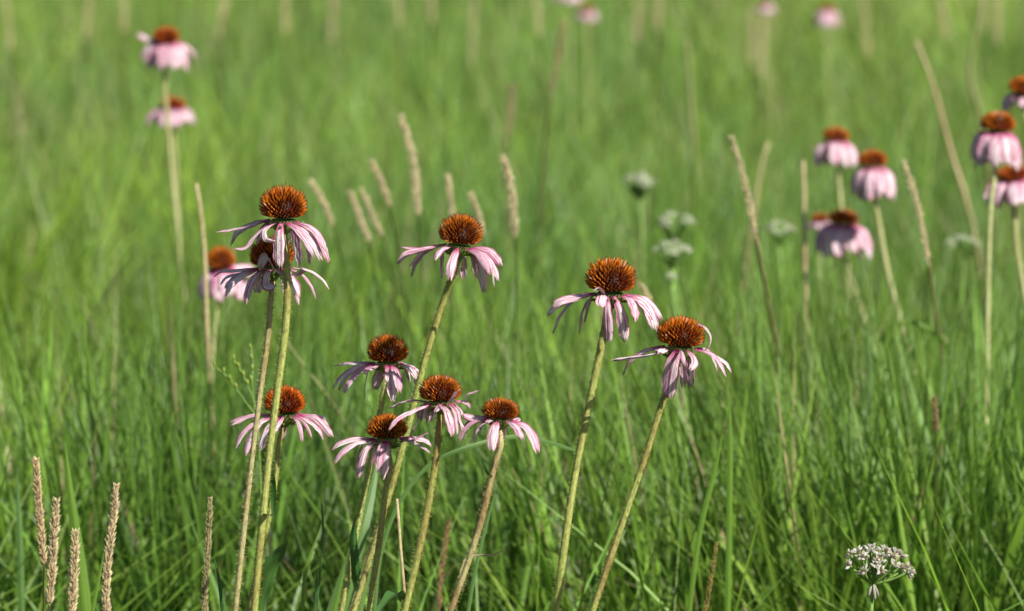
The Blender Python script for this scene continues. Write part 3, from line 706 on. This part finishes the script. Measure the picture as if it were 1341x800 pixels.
blade('dry thin curled leaf tip sticking out right of the small coneflower stem', [(663,718,-.02),(645,727,-.01),(632,727,0),(612,730,0),(600,770,0)], 3, 2.5, M_STRAW, 13)
blade('soft bluish blade standing before the lowest bloom of the right trio', [(1136,395),(1137,440),(1139,500),(1140,560)], 10, 3.3, M_BLADE_BLUE, 14)
blade('soft blade bending right below the long leaning stem at right', [(1250,470,.1),(1215,432,0),(1190,420,0),(1165,440,0),(1150,500,0)], 6, 3.5, M_BLADE, 15)
blade('upright green blade in the right half rising from the bottom', [(955,512),(956,580),(955,680),(953,800)], 8, 2.85, M_BLADE, 16)
blade('leaning green blade left of the upright one in the right half', [(948,560),(935,620),(918,690),(905,780)], 7, 2.85, M_BLADE, 17)
# ------------------------------------------------------------------ white umbels and a budding weed
def umbel(label, ax, ay, pts, stem, d, seed, near=False, group=None, fsz=5):
    r = random.Random(seed); s = d*PX; apex = at(ax, ay, d); Q = [apex]+[at(x, y, d) for x, y in stem]
    foot = Vector((Q[-1].x, Q[-1].y+.03, 0)); root = thing('wild_onion', foot, label, 'wildflower', group)
    build_stem(root, foot, Q+[foot], 6*s, 6*s, M_GREENSTEM, 0, seed, rows=30, name='scape', sides=8)
    def floret(m, p, dirn):
        for j in range(6):
            a = j*math.pi/3+r.uniform(-.2, .2); q = Vector((0, 0, 1)).rotation_difference(dirn)
            dv = q @ Vector((math.cos(a), math.sin(a), r.uniform(.1, .9)))
            c = (.84, .87, .70) if not near else r.choice(((.80, .78, .70), (.74, .70, .60), (.85, .83, .78), (.58, .46, .36)))
            spike(m, p, dv, fsz*s*r.uniform(.7, 1.2), fsz*s*.38, (tuple(v*.7 for v in c), c, c, tuple(v*.8 for v in c)), sides=4)
        spike(m, p, dirn, fsz*s*.7, fsz*s*.5, ((.3, .32, .1),)*4)
    if near:
        m = MB()
        for k in range(5):
            a = k*1.26; spike(m, apex+Vector((math.cos(a), math.sin(a), 0))*s*2.2, Vector((math.cos(a)*.35, math.sin(a)*.35, -1)), s*r.uniform(14, 24), s*5, ((.55, .52, .42),)*4)
        m.build('spathe', M_WHITE, root, foot)
    allm = MB(); allp = MB()
    for (x, y, dz) in pts:
        p = at(x, y, d+dz*s); mid = apex.lerp(p, .5)+Vector((0, 0, -s*2))
        if near:
            m = MB(); tube(m, smooth_path([apex, mid, p], 8), lambda t: s*(1.5+.6*t), 6); pd = m.build('pedicel', M_GREENSTEM, root, foot)
            m = MB(); dv = (p-apex).normalized(); floret(m, p, dv)
            floret(m, p+Vector((r.uniform(-4, 4), r.uniform(-4, 4), r.uniform(-3, 2)))*s, dv)
            fl = m.build('floret', M_WHITE, pd, foot, smooth=False)
        else: tube(allp, smooth_path([apex, mid, p], 5), s*1.2, 4); floret(allm, p, (p-apex).normalized())
    if not near: allp.build('pedicels', M_GREENSTEM, root, foot); allm.build('flower_cluster', M_WHITE, root, foot, smooth=False)
def dome(cx, cy, w_, h_, n, seed):
    r = random.Random(seed); o = []
    for k in range(n):
        a = r.uniform(0, 6.283); q = math.sqrt(r.random()); o.append((cx+w_*.5*q*math.cos(a), cy-h_*.5*(1-q*q)+r.uniform(-2, 2)-5*q*math.sin(a)*.5*-1, -w_*.5*q*math.sin(a)))
    return o
near_pts = [(1114,727,0),(1113,741,-8),(1123,722,6),(1128,729,-6),(1133,733,-14),(1142,724,10),(1150,727,0),(1157,722,8),(1150,736,-16),(1166,729,-4),(1172,724,10),(1179,727,4),(1170,741,-12),(1180,742,0),(1188,744,2),(1189,750,-6),(1131,749,-18),(1153,748,-20),(1146,741,-18),(1160,731,14),(1137,720,14)]
umbel('white flowering wild onion head with open green rays at the bottom right', 1143, 765, near_pts, [(1143,780),(1140,810)], 2.5, 81, near=True, fsz=10)
UG = 'soft white flower heads in the right half of the meadow'
umbel('faint white flower head highest of the blurred ones right of centre', 838, 262, dome(838,240,42,22,24,1), [(840,300),(842,380)], 4.4, 82, group=UG, fsz=5.5)
umbel('blurred white flower head directly above a second one, right of the large sharp bloom', 885, 318, dome(885,292,46,26,28,2), [(884,340),(884,420)], 4.0, 83, group=UG, fsz=5.5)
umbel('blurred white flower head directly beneath another one, right of the large sharp bloom', 880, 352, dome(880,330,48,26,28,3), [(882,380),(886,440)], 3.8, 84, group=UG, fsz=5.5)
umbel('tiny round white flower head under the two blurred ones', 879, 375, dome(879,365,14,10,16,4), [(882,400),(890,440)], 3.6, 85, group=UG, fsz=4)
umbel('faint white flower head left of the right hand trio, beside a pale stalk', 1020, 322, dome(1020,302,40,18,20,5), [(1022,350),(1026,420)], 4.2, 86, group=UG, fsz=5.5)
umbel('faint white flower head below and left of the right edge blooms', 1262, 340, dome(1262,320,46,20,22,6), [(1260,370),(1256,430)], 4.1, 87, group=UG, fsz=5.5)

def weed():
    d = 2.85; s = d*PX; foot = at(345, 620, d); foot.z = 0
    root = thing('budding_weed', foot, 'thin branching green weed with yellow green buds left of the half hidden coneflower', 'weed')
    build_stem(root, foot, [at(336,545,d), at(340,600,d), foot], 3*s, 4*s, M_GREENSTEM, 0, 3, rows=30, sides=6)
    for pts in ([(336,545),(318,522),(298,494),(282,481)], [(336,545),(330,520),(322,500),(312,480),(306,472)], [(336,545),(330,500),(331,476),(329,458)]):
        m = MB(); P = smooth_path([at(x, y, d) for x, y in pts], 20); tube(m, P, s*1.2, 6); b = m.build('branch', M_GREENSTEM, root, foot)
        for t in (10, 13, 16, 19):
            m = MB(); spike(m, P[t], Vector((random.uniform(-.3, .3), 0, 1)), 9*s, 5*s, ((.35, .45, .08),)*4); m.build('bud', M_SEED, b, foot)
weed()
